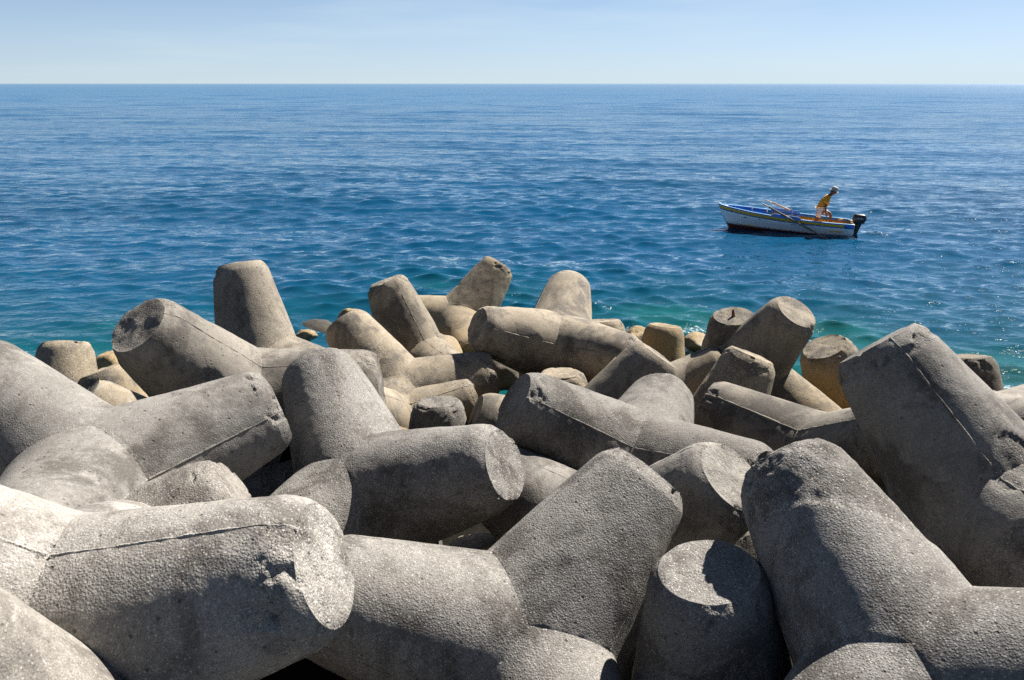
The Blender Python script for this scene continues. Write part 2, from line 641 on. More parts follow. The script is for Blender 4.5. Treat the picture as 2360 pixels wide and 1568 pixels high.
rows = [-6.0, -3, 0]
while rows[-1] < 7.5:
    rows.append(rows[-1] + .25)
while rows[-1] < 420:
    rows.append(rows[-1] + max(.05, .0052 * rows[-1]))
rows = np.array(rows)
X, Y, F_ = fan_grid(rows, 8, .78, 520)
step = np.maximum(np.gradient(rows)[:, None], (2 * (8 + .78 * rows) / 520)[:, None]) + 0 * X
Z, OX, OY = waves(X, Y, step)
calm = np.interp(Y, [8, 13, 18], [.35, .6, 1.0])
Z *= calm
depth = np.clip(-bed_z(X, Y), 0.02, 50)
foam = np.zeros_like(X)
for fx, fy, fr, fa in ((735, 762, .7, .5), (770, 752, .5, .5), (1600, 770, .8, .6), (1585, 800, .5, .65), (1190, 692, .7, .45), (960, 690, .6, .5),
                       (2322, 886, .3, .6), (2215, 880, .4, .5), (1620, 745, .6, .45), (1380, 722, .5, .5), (1450, 762, .5, .55), (1870, 790, .5, .55), (1900, 770, .6, .45),
                       (245, 830, .5, .55), (70, 800, .6, .5), (800, 715, .5, .45), (2010, 540, .9, .62), (1920, 552, .2, .8), (1965, 549, .25, .8), (2040, 545, .5, .6)):
    c = on_plane(fx, fy)
    foam = np.maximum(foam, fa * np.exp(-(((X - c.x) / fr) ** 2 + ((Y - c.y) / (fr * 1.2)) ** 2)))
sea = mesh_np('sea', np.stack([X + OX * calm, Y + OY * calm, Z], -1).reshape(-1, 3), F_, water_material())
M_WATER = sea.data.materials[0]
for nm, arr in (('depth', depth), ('foam', foam)):
    at = sea.data.attributes.new(nm, 'FLOAT', 'POINT')
    at.data.foreach_set('value', arr.ravel().astype(np.float32))
tag(sea, 'rippled blue sea turning turquoise along the breakwater', kind='structure')
# open sea out to the horizon, starting under the last row of the rippled sheet
last = rows[-1]
rows2 = np.geomspace(last - 2.0, 60000, 60)
X, Y, F_ = fan_grid(rows2, 8, .78, 60)
X *= np.interp(Y, [last, 60000], [1.0, 1.6])
zz = np.where(Y < last, -.12, -.02) - np.interp(Y, [0, 60000], [0, .5])
sea2 = mesh_np('open_sea', np.stack([X, Y, zz], -1).reshape(-1, 3), F_, M_WATER)
at = sea2.data.attributes.new('depth', 'FLOAT', 'POINT')
at.data.foreach_set('value', np.full(X.size, 50, dtype=np.float32))
tag(sea2, 'open blue sea reaching the flat horizon', kind='structure')


# ------------------------------------------------------------------ concrete tetrapods
TL, TCH, TRC = .644, .041, .130          # leg length, chamfer length, end-face radius (in units of H)
TR0, TT0 = .235, .167
TSL = (.235 - .151) / (TL - TT0)
T1 = TL - TCH
D4 = np.array([[0, 0, 1.], [math.sqrt(8 / 9), 0, -1 / 3], [-math.sqrt(2 / 9), math.sqrt(2 / 3), -1 / 3], [-math.sqrt(2 / 9), -math.sqrt(2 / 3), -1 / 3]])


def leg_r(t):
    return TR0 - (t - TT0) * TSL


def smooth_union(p):
    k = .014
    t = p @ D4.T
    rho = np.sqrt(np.maximum((p * p).sum(1)[:, None] - t * t, 1e-12))
    d = np.maximum((rho - leg_r(t)) * .985, -t - .03)
    m = d[:, 0]
    for i in range(1, 4):
        h = np.maximum(k - np.abs(m - d[:, i]), 0) / k
        m = np.minimum(m, d[:, i]) - h * h * k * .25
    return m


def grad_union(p):
    e = 1e-4
    g = np.stack([smooth_union(p + np.eye(3)[j] * e) - smooth_union(p - np.eye(3)[j] * e) for j in range(3)], -1)
    return g / np.linalg.norm(g, axis=1)[:, None]


def leg_frame(i):
    d = D4[i]
    js = [j for j in range(4) if j != i]
    a = D4[js[0]] - d * (D4[js[0]] @ d)
    a /= np.linalg.norm(a)
    return d, a, np.cross(d, a)


def crease_t(th):
    """axial position where a leg's cone meets its neighbours, at angle th round the leg"""
    c = np.max([np.cos(th - k * 2 * np.pi / 3) for k in range(3)], axis=0)
    q = math.sqrt(8 / 9)
    return q * (TR0 + TT0 * TSL) * c / (4 / 3 + q * TSL * c)


CANON = {}
N_CH = 7


def canon_leg(i, nth, nb):
    key = (i, nth, nb)
    if key in CANON:
        return CANON[key]
    d, a, b = leg_frame(i)
    th = np.arange(nth) * 2 * np.pi / nth
    u = np.linspace(0, 1, nb)
    u = u + .30 * np.sin(np.pi * u) * .5          # a little denser near the tip
    u = (u - u[0]) / (u[-1] - u[0])
    tc = crease_t(th)
    t = tc[None] + (T1 - tc[None]) * u[:, None]
    rho = leg_r(t)
    e = np.cos(th)[:, None] * a + np.sin(th)[:, None] * b
    p = t[..., None] * d + rho[..., None] * e[None]
    n = np.broadcast_to(e[None] * .985 + d * .985 * TSL, p.shape).copy()
    nf = max(2, int(nb * .45))
    q = p[:nf].reshape(-1, 3)
    for _ in range(3):
        q = q - grad_union(q) * smooth_union(q)[:, None]
    p[:nf] = q.reshape(nf, nth, 3)
    n[:nf] = grad_union(q).reshape(nf, nth, 3)
    w = np.linspace(0, 1, N_CH + 1)[1:]
    tt = T1 + w * TCH
    rr = leg_r(T1) + w * (TRC - leg_r(T1))
    pc = tt[:, None, None] * d + rr[:, None, None] * e[None]
    cn = np.array([leg_r(T1) - TRC, TCH])
    cn = cn / np.linalg.norm(cn)
    nc = np.broadcast_to(e[None] * cn[1] + d * cn[0], pc.shape).copy()
    nc[-1] = nc[-1] * .6 + d * .4
    p = np.concatenate([p, pc])
    n = np.concatenate([n, nc])
    t = p @ d
    rho = np.linalg.norm(p - t[..., None] * d, axis=-1)
    rim = np.minimum(np.hypot(t - T1, rho - leg_r(T1)), np.hypot(t - TL, rho - TRC))
    R = p.shape[0]
    idx = np.arange(R * nth).reshape(R, nth)
    f = np.stack([idx[:-1], np.roll(idx, -1, 1)[:-1], np.roll(idx, -1, 1)[1:], idx[1:]], -1).reshape(-1, 4)
    CANON[key] = (p.reshape(-1, 3), n.reshape(-1, 3), rim.ravel(), f, R)
    return CANON[key]


def displace(p, n, rim, seed, er):
    """p, n in tetrapod space (metres); returns displaced points and chip mask"""
    s = np.array([seed * 3.7, seed * 1.9 + 5, seed * 2.3 + 11])
    q = p + s
    d = .010 * fbm(q * 1.1, 2) + (.002 + .002 * er) * fbm(q * 6, 2) + (.0008 + .0012 * er) * vnoise(q * 27)
    cm = sstep(.46 - .5 * er, .52 - .48 * er, fbm(q * 3.0 + 31, 4))
    ch = cm * sstep(.040 + .012 * vnoise(q * 9), .014, rim)
    rough = .5 + .5 * vnoise(q * 16)
    d -= ch * (.008 + .034 * rough * rough)
    d -= (.002 + .007 * er) * np.exp(-(rim / .012) ** 2)
    sc = sstep(.72 - .12 * er, .78 - .12 * er, fbm(q * .95 + 77, 3))
    d -= sc * (.008 + .016 * rough)
    return p + n * d[:, None], np.clip(np.maximum(ch, sc * .9), 0, 1)


def grid_normals(p, nth, R):
    g = p.reshape(R, nth, 3)
    du = np.roll(g, -1, 1) - np.roll(g, 1, 1)
    dv = np.empty_like(g)
    dv[1:-1] = g[2:] - g[:-2]
    dv[0] = g[1] - g[0]
    dv[-1] = g[-1] - g[-2]
    n = np.cross(du, dv)
    return (n / (np.linalg.norm(n, axis=-1, keepdims=True) + 1e-12)).reshape(-1, 3)


def make_tetrapod(label, c, d0, d1, res, tint, rough, er, seams, seed, scale=1.0, tone=1.0, group='concrete tetrapods of the breakwater'):
    hh = H * scale
    d0 = np.array(d0) / np.linalg.norm(d0)
    d1 = np.array(d1) - d0 * (np.array(d1) @ d0)
    d1 = d1 / np.linalg.norm(d1) * math.sqrt(8 / 9) - d0 / 3
    A = np.stack([D4[0], D4[1], np.cross(D4[0], D4[1])], 1)
    B = np.stack([d0, d1, np.cross(d0, d1)], 1)
    Rm = B @ np.linalg.inv(A)
    loc = np.array(c) * hh + np.array([0, 0, CAM_Z])
    root = empty('tetrapod')
    root.matrix_world = Matrix.Translation(loc.tolist()) @ Matrix(Rm.tolist()).to_4x4()
    tag(root, label, 'tetrapod', group)
    nth, nb = res
    color = (tint, rough, seed / 64.0, tone * .5)
    camloc = np.array([0, 0, CAM_Z])
    legs = []
    for i in range(4):
        p0, n0, rim, f, R = canon_leg(i, nth, nb)
        p, chip = displace(p0 * hh, n0, rim, seed, er)
        p[:nth] -= n0[:nth] * (.009 + .004 * vnoise(p0[:nth] * hh * 8 + seed))[:, None]     # groove sunk along the crease between legs so it shows as a line
        chip[:nth] = np.maximum(chip[:nth], .6)
        legs.append([p, chip, f, R, grid_normals(p, nth, R)])
    for i in range(4):
        p, chip, f, R, nrm = legs[i]
        lo = mesh_np('leg', p, f, M_CONC, root, True, nrm)
        at = lo.data.attributes.new('chip', 'FLOAT', 'POINT')
        at.data.foreach_set('value', chip.astype(np.float32))
        lo.color = color
        d, a, b = leg_frame(i)
        # end face: rings shrinking to the middle
        border = p.reshape(R, nth, 3)[-1]
        mid = d * TL * hh
        circ = canon_leg(i, nth, nb)[0].reshape(R, nth, 3)[-1] * hh
        ws = [0., .07, .16, .28, .42, .58, .74, .88, .97]
        rows = []
        s = np.array([seed * 3.7, seed * 1.9 + 5, seed * 2.3 + 11])
        for w in ws:
            k = min(1.0, w / .16)
            q = (border * (1 - k) + circ * k) * (1 - w) + mid * w
            if w > 0:
                h = .016 * fbm((q + s) * 2.3, 2) + (.003 + .005 * er) * fbm((q + s) * 13, 2) - .010 * er
                q = q + d * (h * min(1, w * 8))[:, None]
            rows.append(q)
        v = np.concatenate(rows + [rows[-1].mean(0)[None]])
        idx = np.arange(len(ws) * nth).reshape(len(ws), nth)
        nx = np.roll(idx, -1, 1)
        fq = np.stack([idx[:-1], nx[:-1], nx[1:], idx[1:]], -1).reshape(-1, 4)
        ft = np.stack([idx[-1], nx[-1], np.full(nth, len(v) - 1)], -1)
        fa = np.concatenate([np.concatenate([fq[:, [0, 1, 2]], fq[:, [0, 2, 3]]]), ft])
        eo = mesh_np('end_face', v, fa, M_CONC, lo, True)
        at = eo.data.attributes.new('chip', 'FLOAT', 'POINT')
        at.data.foreach_set('value', np.full(len(v), .25 + .35 * er, dtype=np.float32))
        eo.color = color
        if not seams:
            continue
        for k in range(3):
            th = k * 2 * np.pi / 3
            e = math.cos(th) * a + math.sin(th) * b
            t0 = float(crease_t(np.array([th]))[0])
            ts = np.linspace(t0 + .004, TL, 46)
            rr = np.where(ts < T1, leg_r(ts), leg_r(T1) + (ts - T1) / TCH * (TRC - leg_r(T1)))
            q = ts[:, None] * d + rr[:, None] * e
            for _ in range(3):
                q[:30] = q[:30] - grad_union(q[:30]) * smooth_union(q[:30])[:, None]
            n = np.broadcast_to(e * .985 + d * .985 * TSL, q.shape)
            rimd = np.minimum(np.abs(ts - T1), np.hypot(ts - TL, rr - TRC))
            tip = np.stack([T1 * d + leg_r(T1) * e, TL * d + TRC * e])
            midw = (Rm @ (q[20] * hh)) + loc
            if (Rm @ n[20]) @ (camloc - midw) < .12 * np.linalg.norm(camloc - midw):
                continue
            pr = midw - camloc
            zc = pr[1] * math.cos(PITCH) - pr[2] * math.sin(PITCH)
            yc = -pr[2] * math.cos(PITCH) - pr[1] * math.sin(PITCH)
            if zc < .3 or abs(pr[0] / zc) > .8 or yc / zc > .55:
                continue
            pts, _ = displace(q * hh, n, rimd, seed, er)
            tang = np.cross(d, e)
            wob = vnoise(pts * 9 + 3)
            rad = (0.0058 * (1 + .6 * vnoise(pts * 21 + 8)) * seams).clip(.002)
            pts = pts + tang * (wob * .0015)[:, None]
            ring = []
            for ang, rs in ((-90, 1.7), (-35, .8), (0, 1.15), (35, .8), (90, 1.7)):
                aa = math.radians(ang)
                ring.append(pts + (tang * math.sin(aa) + n * math.cos(aa)) * (rad * rs)[:, None] - n * .002)
            v = np.stack(ring, 1).reshape(-1, 3)
            ii = np.arange(46 * 5).reshape(46, 5)
            fs = np.stack([ii[:-1, :-1], ii[:-1, 1:], ii[1:, 1:], ii[1:, :-1]], -1).reshape(-1, 4)
            so = mesh_np('mould_seam', v, fs, M_CONC, lo, True)
            so.color = (tint, min(1, rough + .2), seed / 64.0 + .07, tone * .53)
    return root


# centre (in units of H from the eye), two leg directions; tint, grain, erosion, seam size
FIT = {
 1: ((-0.992, 1.401, -1.139), (0.950, -0.032, 0.312), (-0.112, -0.604, -0.789)),
 2: ((-0.810, 1.142, -1.399), (-0.252, -0.252, 0.934), (-0.619, -0.448, -0.645)),
 3: ((-1.384, 1.973, -1.531), (0.811, 0.353, 0.466), (-0.729, -0.151, 0.668)),
 4: ((-1.395, 2.327, -1.293), (0.146, -0.977, 0.153), (0.824, 0.505, 0.258)),
 5: ((-0.568, 2.714, -1.543), (-0.422, 0.661, 0.621), (0.848, -0.342, 0.404)),
 6: ((0.012, 1.858, -1.549), (0.624, 0.430, 0.652), (-0.886, -0.154, 0.438)),
 7: ((0.955, 1.457, -1.351), (-0.786, -0.579, -0.218), (-0.303, 0.783, 0.543)),
 8: ((0.587, 1.762, -1.834), (-0.122, -0.044, 0.991), (-0.822, -0.346, -0.453)),
 9: ((0.402, 2.558, -1.730), (0.507, -0.383, 0.772), (-0.808, 0.483, 0.338)),
 10: ((1.511, 2.151, -1.296), (-0.485, 0.442, 0.755), (0.035, -0.987, 0.159)),
 11: ((0.533, 3.095, -1.614), (-0.824, -0.129, 0.552), (0.681, -0.688, 0.252)),
 12: ((1.500, 3.379, -1.754), (-0.799, 0.529, 0.286), (0.111, -0.789, 0.604)),
 13: ((0.443, 4.065, -1.958), (0.587, 0.090, 0.805), (-0.048, 0.877, -0.477)),
 14: ((1.142, 4.128, -2.062), (0.363, 0.135, 0.922), (0.440, 0.641, -0.629)),
 15: ((1.491, 4.814, -1.843), (0.356, -0.427, 0.831), (0.084, 0.994, 0.074)),
 16: ((1.498, 4.974, -2.059), (-0.094, -0.176, 0.980), (-0.307, 0.930, -0.202)),
 17: ((2.170, 4.522, -2.081), (-0.441, -0.081, 0.894), (0.254, 0.954, -0.161)),
 18: ((2.804, 4.325, -2.198), (-0.047, 0.249, 0.967), (0.044, 0.830, -0.556)),
 19: ((2.612, 3.805, -1.828), (0.882, 0.396, 0.256), (-0.023, -0.150, -0.988)),
 20: ((-1.239, 3.298, -1.391), (-0.378, -0.535, 0.756), (-0.429, 0.903, -0.017)),
 21: ((-1.518, 4.446, -1.644), (-0.185, 0.227, 0.956), (-0.195, 0.794, -0.575)),
 22: ((-2.788, 4.430, -2.144), (-0.040, 0.385, 0.922), (-0.470, -0.883, -0.014)),
 23: ((-2.395, 4.523, -2.318), (-0.290, 0.103, 0.952), (0.442, -0.889, -0.119)),
 24: ((-0.706, 5.475, -1.963), (-0.332, 0.080, 0.940), (-0.772, -0.168, -0.613)),
 25: ((-0.723, 4.664, -1.943), (-0.590, 0.342, 0.732), (0.958, 0.146, 0.248)),
 26: ((-0.450, 6.371, -1.974), (0.528, 0.369, 0.764), (0.193, -0.976, -0.098)),
 27: ((0.301, 5.120, -1.740), (-0.825, -0.425, 0.372), (-0.144, 0.220, -0.965)),
 29: ((-0.856, 5.102, -2.326), (0.907, 0.321, 0.274), (-0.652, 0.757, 0.053)),
 30: ((-0.428, 4.252, -2.442), (-0.031, 0.111, 0.993), (0.043, -0.973, -0.226)),
 31: ((0.384, 3.923, -1.965), (-0.917, -0.081, 0.392), (-0.058, 0.442, -0.895)),
 32: ((0.311, 4.477, -2.337), (-0.010, 0.095, 0.995), (-0.902, -0.294, -0.316)),
 33: ((1.185, 5.977, -2.500), (0.096, 0.153, 0.984), (-0.907, -0.375, -0.192)),
 34: ((0.758, 5.757, -2.397), (-0.066, 0.188, 0.980), (0.842, -0.506, -0.186)),
 36: ((0.535, 2.830, -1.859), (-0.905, 0.087, 0.416), (0.469, -0.795, 0.385)),
 37: ((-0.069, 2.629, -2.411), (-0.106, 0.303, 0.947), (0.872, -0.478, -0.101)),
 39: ((-1.949, 4.128, -2.112), (-0.613, -0.283, 0.738), (-0.541, 0.293, -0.788)),
 40: ((0.909, 4.732, -2.120), (0.746, -0.092, 0.659), (0.345, 0.426, -0.837)),
 41: ((1.998, 4.386, -2.202), (-0.568, 0.547, 0.615), (-0.038, -0.960, 0.277)),
}
SCALE = {17: 1.13, 30: .9, 29: .87}
#      label, tint, grain, erosion, seam
UNIT = {
 1: ('wide grey tetrapod whose broken leg end points right, lower left foreground', .12, .75, .72, 1.2),
 2: ('smooth pale leg crossing the bottom left corner of the photo', .2, .6, .1, 0),
 3: ('speckled leg tip just behind the wide foreground leg on the left', .2, .95, .5, 0),
 4: ('smooth grey tetrapod with three legs meeting, leaving the frame at left', .08, .45, 0.3, 1.1),
 5: ('central grainy tetrapod with one leg up and one blunt end facing right', .05, 1.0, .55, .6),
 6: ('big foreground tetrapod with one leg leaning up to the right, bottom centre', .1, .95, 0.12, .8),
 7: ('coarse grey foreground tetrapod at bottom right, leg leaning up left', .03, 1.0, 0.1, .5),
 8: ('squat upright leg with flat sunlit top between two big foreground tetrapods', .06, .95, .6, 0),
 9: ('round leg end tilted towards the camera behind the squat upright leg', .15, .45, .75, .7),
 10: ('tall dark tetrapod with long seam leaning left at the right edge', .1, .4, 0.32, 1.3),
 11: ('dark grainy tetrapod lying across the middle with a domed leg behind', .12, .95, 0.42, .9),
 12: ('stained brown-grey leg with a sharp seam lying left of the tall dark tetrapod', 0.45, .35, .2, 1.4),
 13: ('leg with a rough scar leaning up right behind the dark grainy tetrapod', 0.7, .55, 0.55, 0),
 14: ('pitted beige leg leaning right in front of the shaded round-topped one', 0.9, .6, 0.3, 0),
 15: ('tetrapod with thick shaded leg and sunlit round top near the right shore', 0.7, .4, .5, .5),
 16: ('stub with a rusty lifting pin in its top at the water edge', 0.8, .6, .7, 0),
 17: ('stout shaded stub with rough slanted top left of the tall dark tetrapod', 0.85, .8, .8, 0),
 18: ('dark stub standing at the water edge on the far right', 0.8, .75, .8, 0),
 19: ('grey leg entering the right edge behind the tall dark tetrapod', .3, .6, .3, 1),
 20: ('tetrapod with a dark round leg end facing the camera, left by the sea', 0.35, .3, .7, 1.1),
 21: ('tallest upright leg standing against the sea on the left', 0.6, .8, .3, 0),
 22: ('pale dome-topped stub by the sea near the left edge', 0.9, .85, .3, 0),
 23: ('low ochre leg at the foot of the dark round leg end', 1, .5, .5, 1),
 24: ('leaning leg with a dark chipped corner at its tip, centre left shore', 0.75, .6, .55, .8),
 25: ('beige tetrapod with one leg up left and one blunt leg right, left of centre', 0.85, .6, .5, 0),
 26: ('outermost tetrapod with a scarred leg leaning right over the water', 1, .4, .7, .6),
 27: ('smooth beige tetrapod lying level with a long seam and upright leg behind', 0.75, .35, .25, 1.1),
 29: ('pale low leg wedged behind the central grainy tetrapod', 0.75, .5, .3, 1),
 30: ('small rough stub in the hollow behind the central tetrapod', .25, 1.0, 1.0, 0),
 31: ('short beige leg end peeping out left of the dark grainy tetrapod', 0.8, .4, .4, 0),
 32: ('rough brown stub under the long smooth beige tetrapod', 0.9, .9, 1.0, 0),
 33: ('ochre dome-shaped stub at the waterline right of the long beige tetrapod', .95, .6, .7, 0),
 34: ('small ochre stub top showing over the long smooth beige tetrapod', .95, .6, .6, 0),
 36: ('brownish leg with a seam lying deep under the dark grainy tetrapod', 0.7, .4, .3, .9),
 37: ('half shaded brown stub deep in the gap below the central tetrapod', .75, .7, .6, 0),
 39: ('small pale leg in the hollow under the dark round leg end', 0.85, .5, .3, 0),
 41: ('sunlit ochre leg between the pitted leg and the stout shaded stub', .95, .6, .3, 0),
 40: ('beige leg rising right between the scarred leg and the pitted leg', 0.9, .5, .3, 0),
}
TONE = {1: 1.22, 5: .95, 6: .95, 7: .92, 8: .95, 10: .80, 11: .74, 12: .72, 20: .85, 17: .8, 18: .65, 30: .75, 16: .85, 4: .90, 27: 1.12, 25: 1.1, 21: 1.0, 26: 1.05, 13: .9, 36: .7, 24: .95, 22: 1.15, 2: 1.05, 9: .95}  # block brightness: age, plus shade of dark near faces put into the colour
TET = {}
for _n, (_c, _a, _b) in FIT.items():
    _lab, _ti, _ro, _er, _se = UNIT[_n]
    _y = _c[1]
    _res = (156, 58) if _y < 2.75 else ((102, 40) if _y < 3.7 else (66, 28))
    TET[_n] = make_tetrapod(_lab, _c, _a, _b, _res, _ti, _ro, _er, _se, _n, SCALE.get(_n, 1.0), TONE.get(_n, 1.0))


# ------------------------------------------------------------------ fillers deep in the pile, shore rocks
def at_px(x, y, zc):
    """point (in units of H from the eye) on the ray of a pixel at camera depth zc"""
    d = px_ray(x, y)
    return (d.x * zc, d.y * zc, d.z * zc)


DEEP = [((545, 1235, 3.35), 'shadowed tetrapod in the dark gap left of the central grainy one', 20, .15)]
for _i, (_p, _lab, _rz, _ti) in enumerate(DEEP):
    _a = math.radians(_rz)
    make_tetrapod(_lab, at_px(*_p), (0, 0, -1), (math.sqrt(8 / 9) * math.cos(_a), math.sqrt(8 / 9) * math.sin(_a), 1 / 3), (60, 24), _ti, .6, .3, 0, 50 + _i)


def make_rock(label, px, py, size, lift, seed, mat, group):
    """an angular boulder; its middle lies at water level + lift under that pixel"""
    c = on_plane(px, py, lift)
    n = 22
    th = np.arange(2 * n) * np.pi / n
    ph = np.linspace(.02, np.pi - .02, n)
    v = np.stack([np.outer(np.sin(ph), np.cos(th)), np.outer(np.sin(ph), np.sin(th)), np.outer(np.cos(ph), np.ones(2 * n))], -1).reshape(-1, 3)
    rs = np.random.RandomState(seed)
    r = np.full(len(v), 1.0)
    for _ in range(11):                                   # flat facets of a broken stone
        q = rs.normal(size=3)
        q /= np.linalg.norm(q)
        off = rs.uniform(.62, .95)
        r = np.minimum(r, off / np.maximum(v @ q, .05))
    r = r * (1 + .07 * fbm(v * 2.4 + seed, 3)) + .012 * vnoise(v * 16 + seed)
    v = v * r[:, None] * np.array(size)
    a = rs.uniform(0, 6.28)
    v = np.stack([v[:, 0] * math.cos(a) - v[:, 1] * math.sin(a), v[:, 0] * math.sin(a) + v[:, 1] * math.cos(a), v[:, 2]], -1)
    idx = np.arange(n * 2 * n).reshape(n, 2 * n)
    nx = np.roll(idx, -1, 1)
    f = np.stack([idx[:-1], idx[1:], nx[1:], nx[:-1]], -1).reshape(-1, 4)
    o = mesh_np('rock', v, f, mat)
    o.location = c
    tag(o, label, 'rock', group)
    return o


G1, G2 = 'boulders at the foot of the breakwater', 'sunken rocks seen through the water'
make_rock('ochre boulder at the foot of the tallest upright leg', 704, 774, (.28, .22, .16), .06, 1, M_ROCK, G1)
make_rock('yellow boulder peeping over the beige leg left of centre', 812, 738, (.40, .3, .26), .08, 2, M_ROCK, G1)
make_rock('small ochre boulder beside the ochre dome-shaped stub', 1466, 776, (.35, .3, .22), .08, 3, M_ROCK, G1)
make_rock('pale wet boulder left of the stub with the rusty pin', 1612, 790, (.4, .35, .2), .05, 4, M_ROCK, G1)
make_rock('dark wet rock in the gap under the long smooth beige tetrapod', 1168, 860, (.5, .4, .3), .1, 6, M_RUBBLE, G1)
make_rock('brown boulder by the low ochre leg at left', 262, 850, (.5, .4, .3), .1, 7, M_ROCK, G1)
make_rock('dark rock awash between the tallest leg and the beige tetrapod', 745, 764, (.75, .45, .22), -.22, 8, M_RUBBLE, G2)
make_rock('sunken rock just off the tallest upright leg', 726, 752, (.55, .5, .3), -.45, 9, M_RUBBLE, G2)

# rusty lifting pin in the stub at the water edge
_r = TET[16]
_pin = MB()
_pin.tube([(0, 0, -.05), (.004, .006, .03), (.012, .004, .07), (.006, -.004, .10)], [.028, .024, .02, .006], 8)
_leg = _r.children[0]
_po = _pin.build('lifting_pin', plain('rusty_iron', (.17, .07, .03), .85, .3, .4, 30), _leg, True)
_po.location = Vector(D4[0] * TL * H)

# ------------------------------------------------------------------ fishing boat
P_s, P_b = on_plane(1962.6, 547.7), on_plane(1671, 526.5)
u = (P_b - P_s).normalized()
for _ in range(8):
    nl = Vector((-u.y, u.x, 0))
    C_st = P_s - nl * .50
    u = (P_b - C_st).normalized()
LW = (P_b - C_st).length
BL = LW + .32
TRIM = math.radians(2.9)
boat = empty('fishing_boat')
boat.matrix_world = Matrix.Translation(C_st) @ Matrix.Rotation(math.atan2(u.y, u.x), 4, 'Z') @ Matrix.Rotation(-TRIM, 4, 'Y')
tag(boat, 'small open wooden fishing boat, white with yellow stripe and dark red bottom', 'boat')

P_WHITE = plain('white_boat_paint', (.84, .86, .87), .45, 0, .05, 5)
P_RED = plain('dark_red_antifouling', (.060, .012, .010), .7, 0, .3, 8)
P_YEL = plain('yellow_boat_paint', (.78, .47, .035), .45, 0, .12, 8)
P_YEL2 = plain('yellow_inside_paint', (.62, .31, .02), .5, 0, .15, 8)
P_BLUE = plain('blue_boat_paint', (.02, .17, .56), .42, 0, .15, 8)
P_BLUE_LIT = plain('sunlit_gunwale_blue', (.24, .50, .74), .4, 0, .12, 8)
P_WOOD = plain('grey_oar_wood', (.15, .12, .09), .75, 0, .25, 14)
P_PALE = plain('pale_oar_wood', (.46, .38, .28), .7, 0, .2, 14)
P_BLACK = plain('black_motor_plastic', (.012, .012, .014), .35, 0, .2, 10)
P_STEEL = plain('grey_steel', (.45, .45, .46), .35, .9, .1, 20)
P_DARK = plain('dark_scupper', (.015, .013, .012), .8)


def half_beam(s):
    return np.interp(s, [0, .15, .35, .55, .75, .88, .96, 1.0], [.60, .70, .77, .75, .58, .34, .13, .012])


def sheer_z(s):
    return .44 + .20 * np.asarray(s) ** 2.2


def keel_z(s):
    xk = (LW - .25) / BL
    k = np.clip((np.asarray(s) - xk) / (1 - xk), 0, 1)
    return -.27 + (sheer_z(s) + .26) * k ** 1.25


SS = np.concatenate([np.linspace(0, .8, 25)[:-1], np.linspace(.8, 1, 15)])


def hull_pt(s, z, side, off=0.):
    zk, zs = keel_z(s), sheer_z(s)
    v = np.clip((z - zk) / max(zs - zk, 1e-4), 0, 1)
    y = half_beam(s) * (v ** .42) * (.93 + .07 * v)
    return Vector((s * BL, side * (y + off), z))


def hull_strip(name, lo, hi, mat, side, rows=6, off=0., parent=None, smin=0., smax=1.):
    m = MB()
    rings = []
    for s in SS:
        if s < smin - 1e-6 or s > smax + 1e-6:
            continue
        a, b = max(lo(s), keel_z(s)), max(hi(s), keel_z(s))
        rings.append([hull_pt(s, a + (b - a) * k / rows, side, off) for k in range(rows + 1)])
    m.loft(rings, False, False)
    o = m.build(name, mat, parent or boat, True)
    md = o.modifiers.new('thick', 'SOLIDIFY')
    md.thickness = .016
    md.offset = 0
    return o


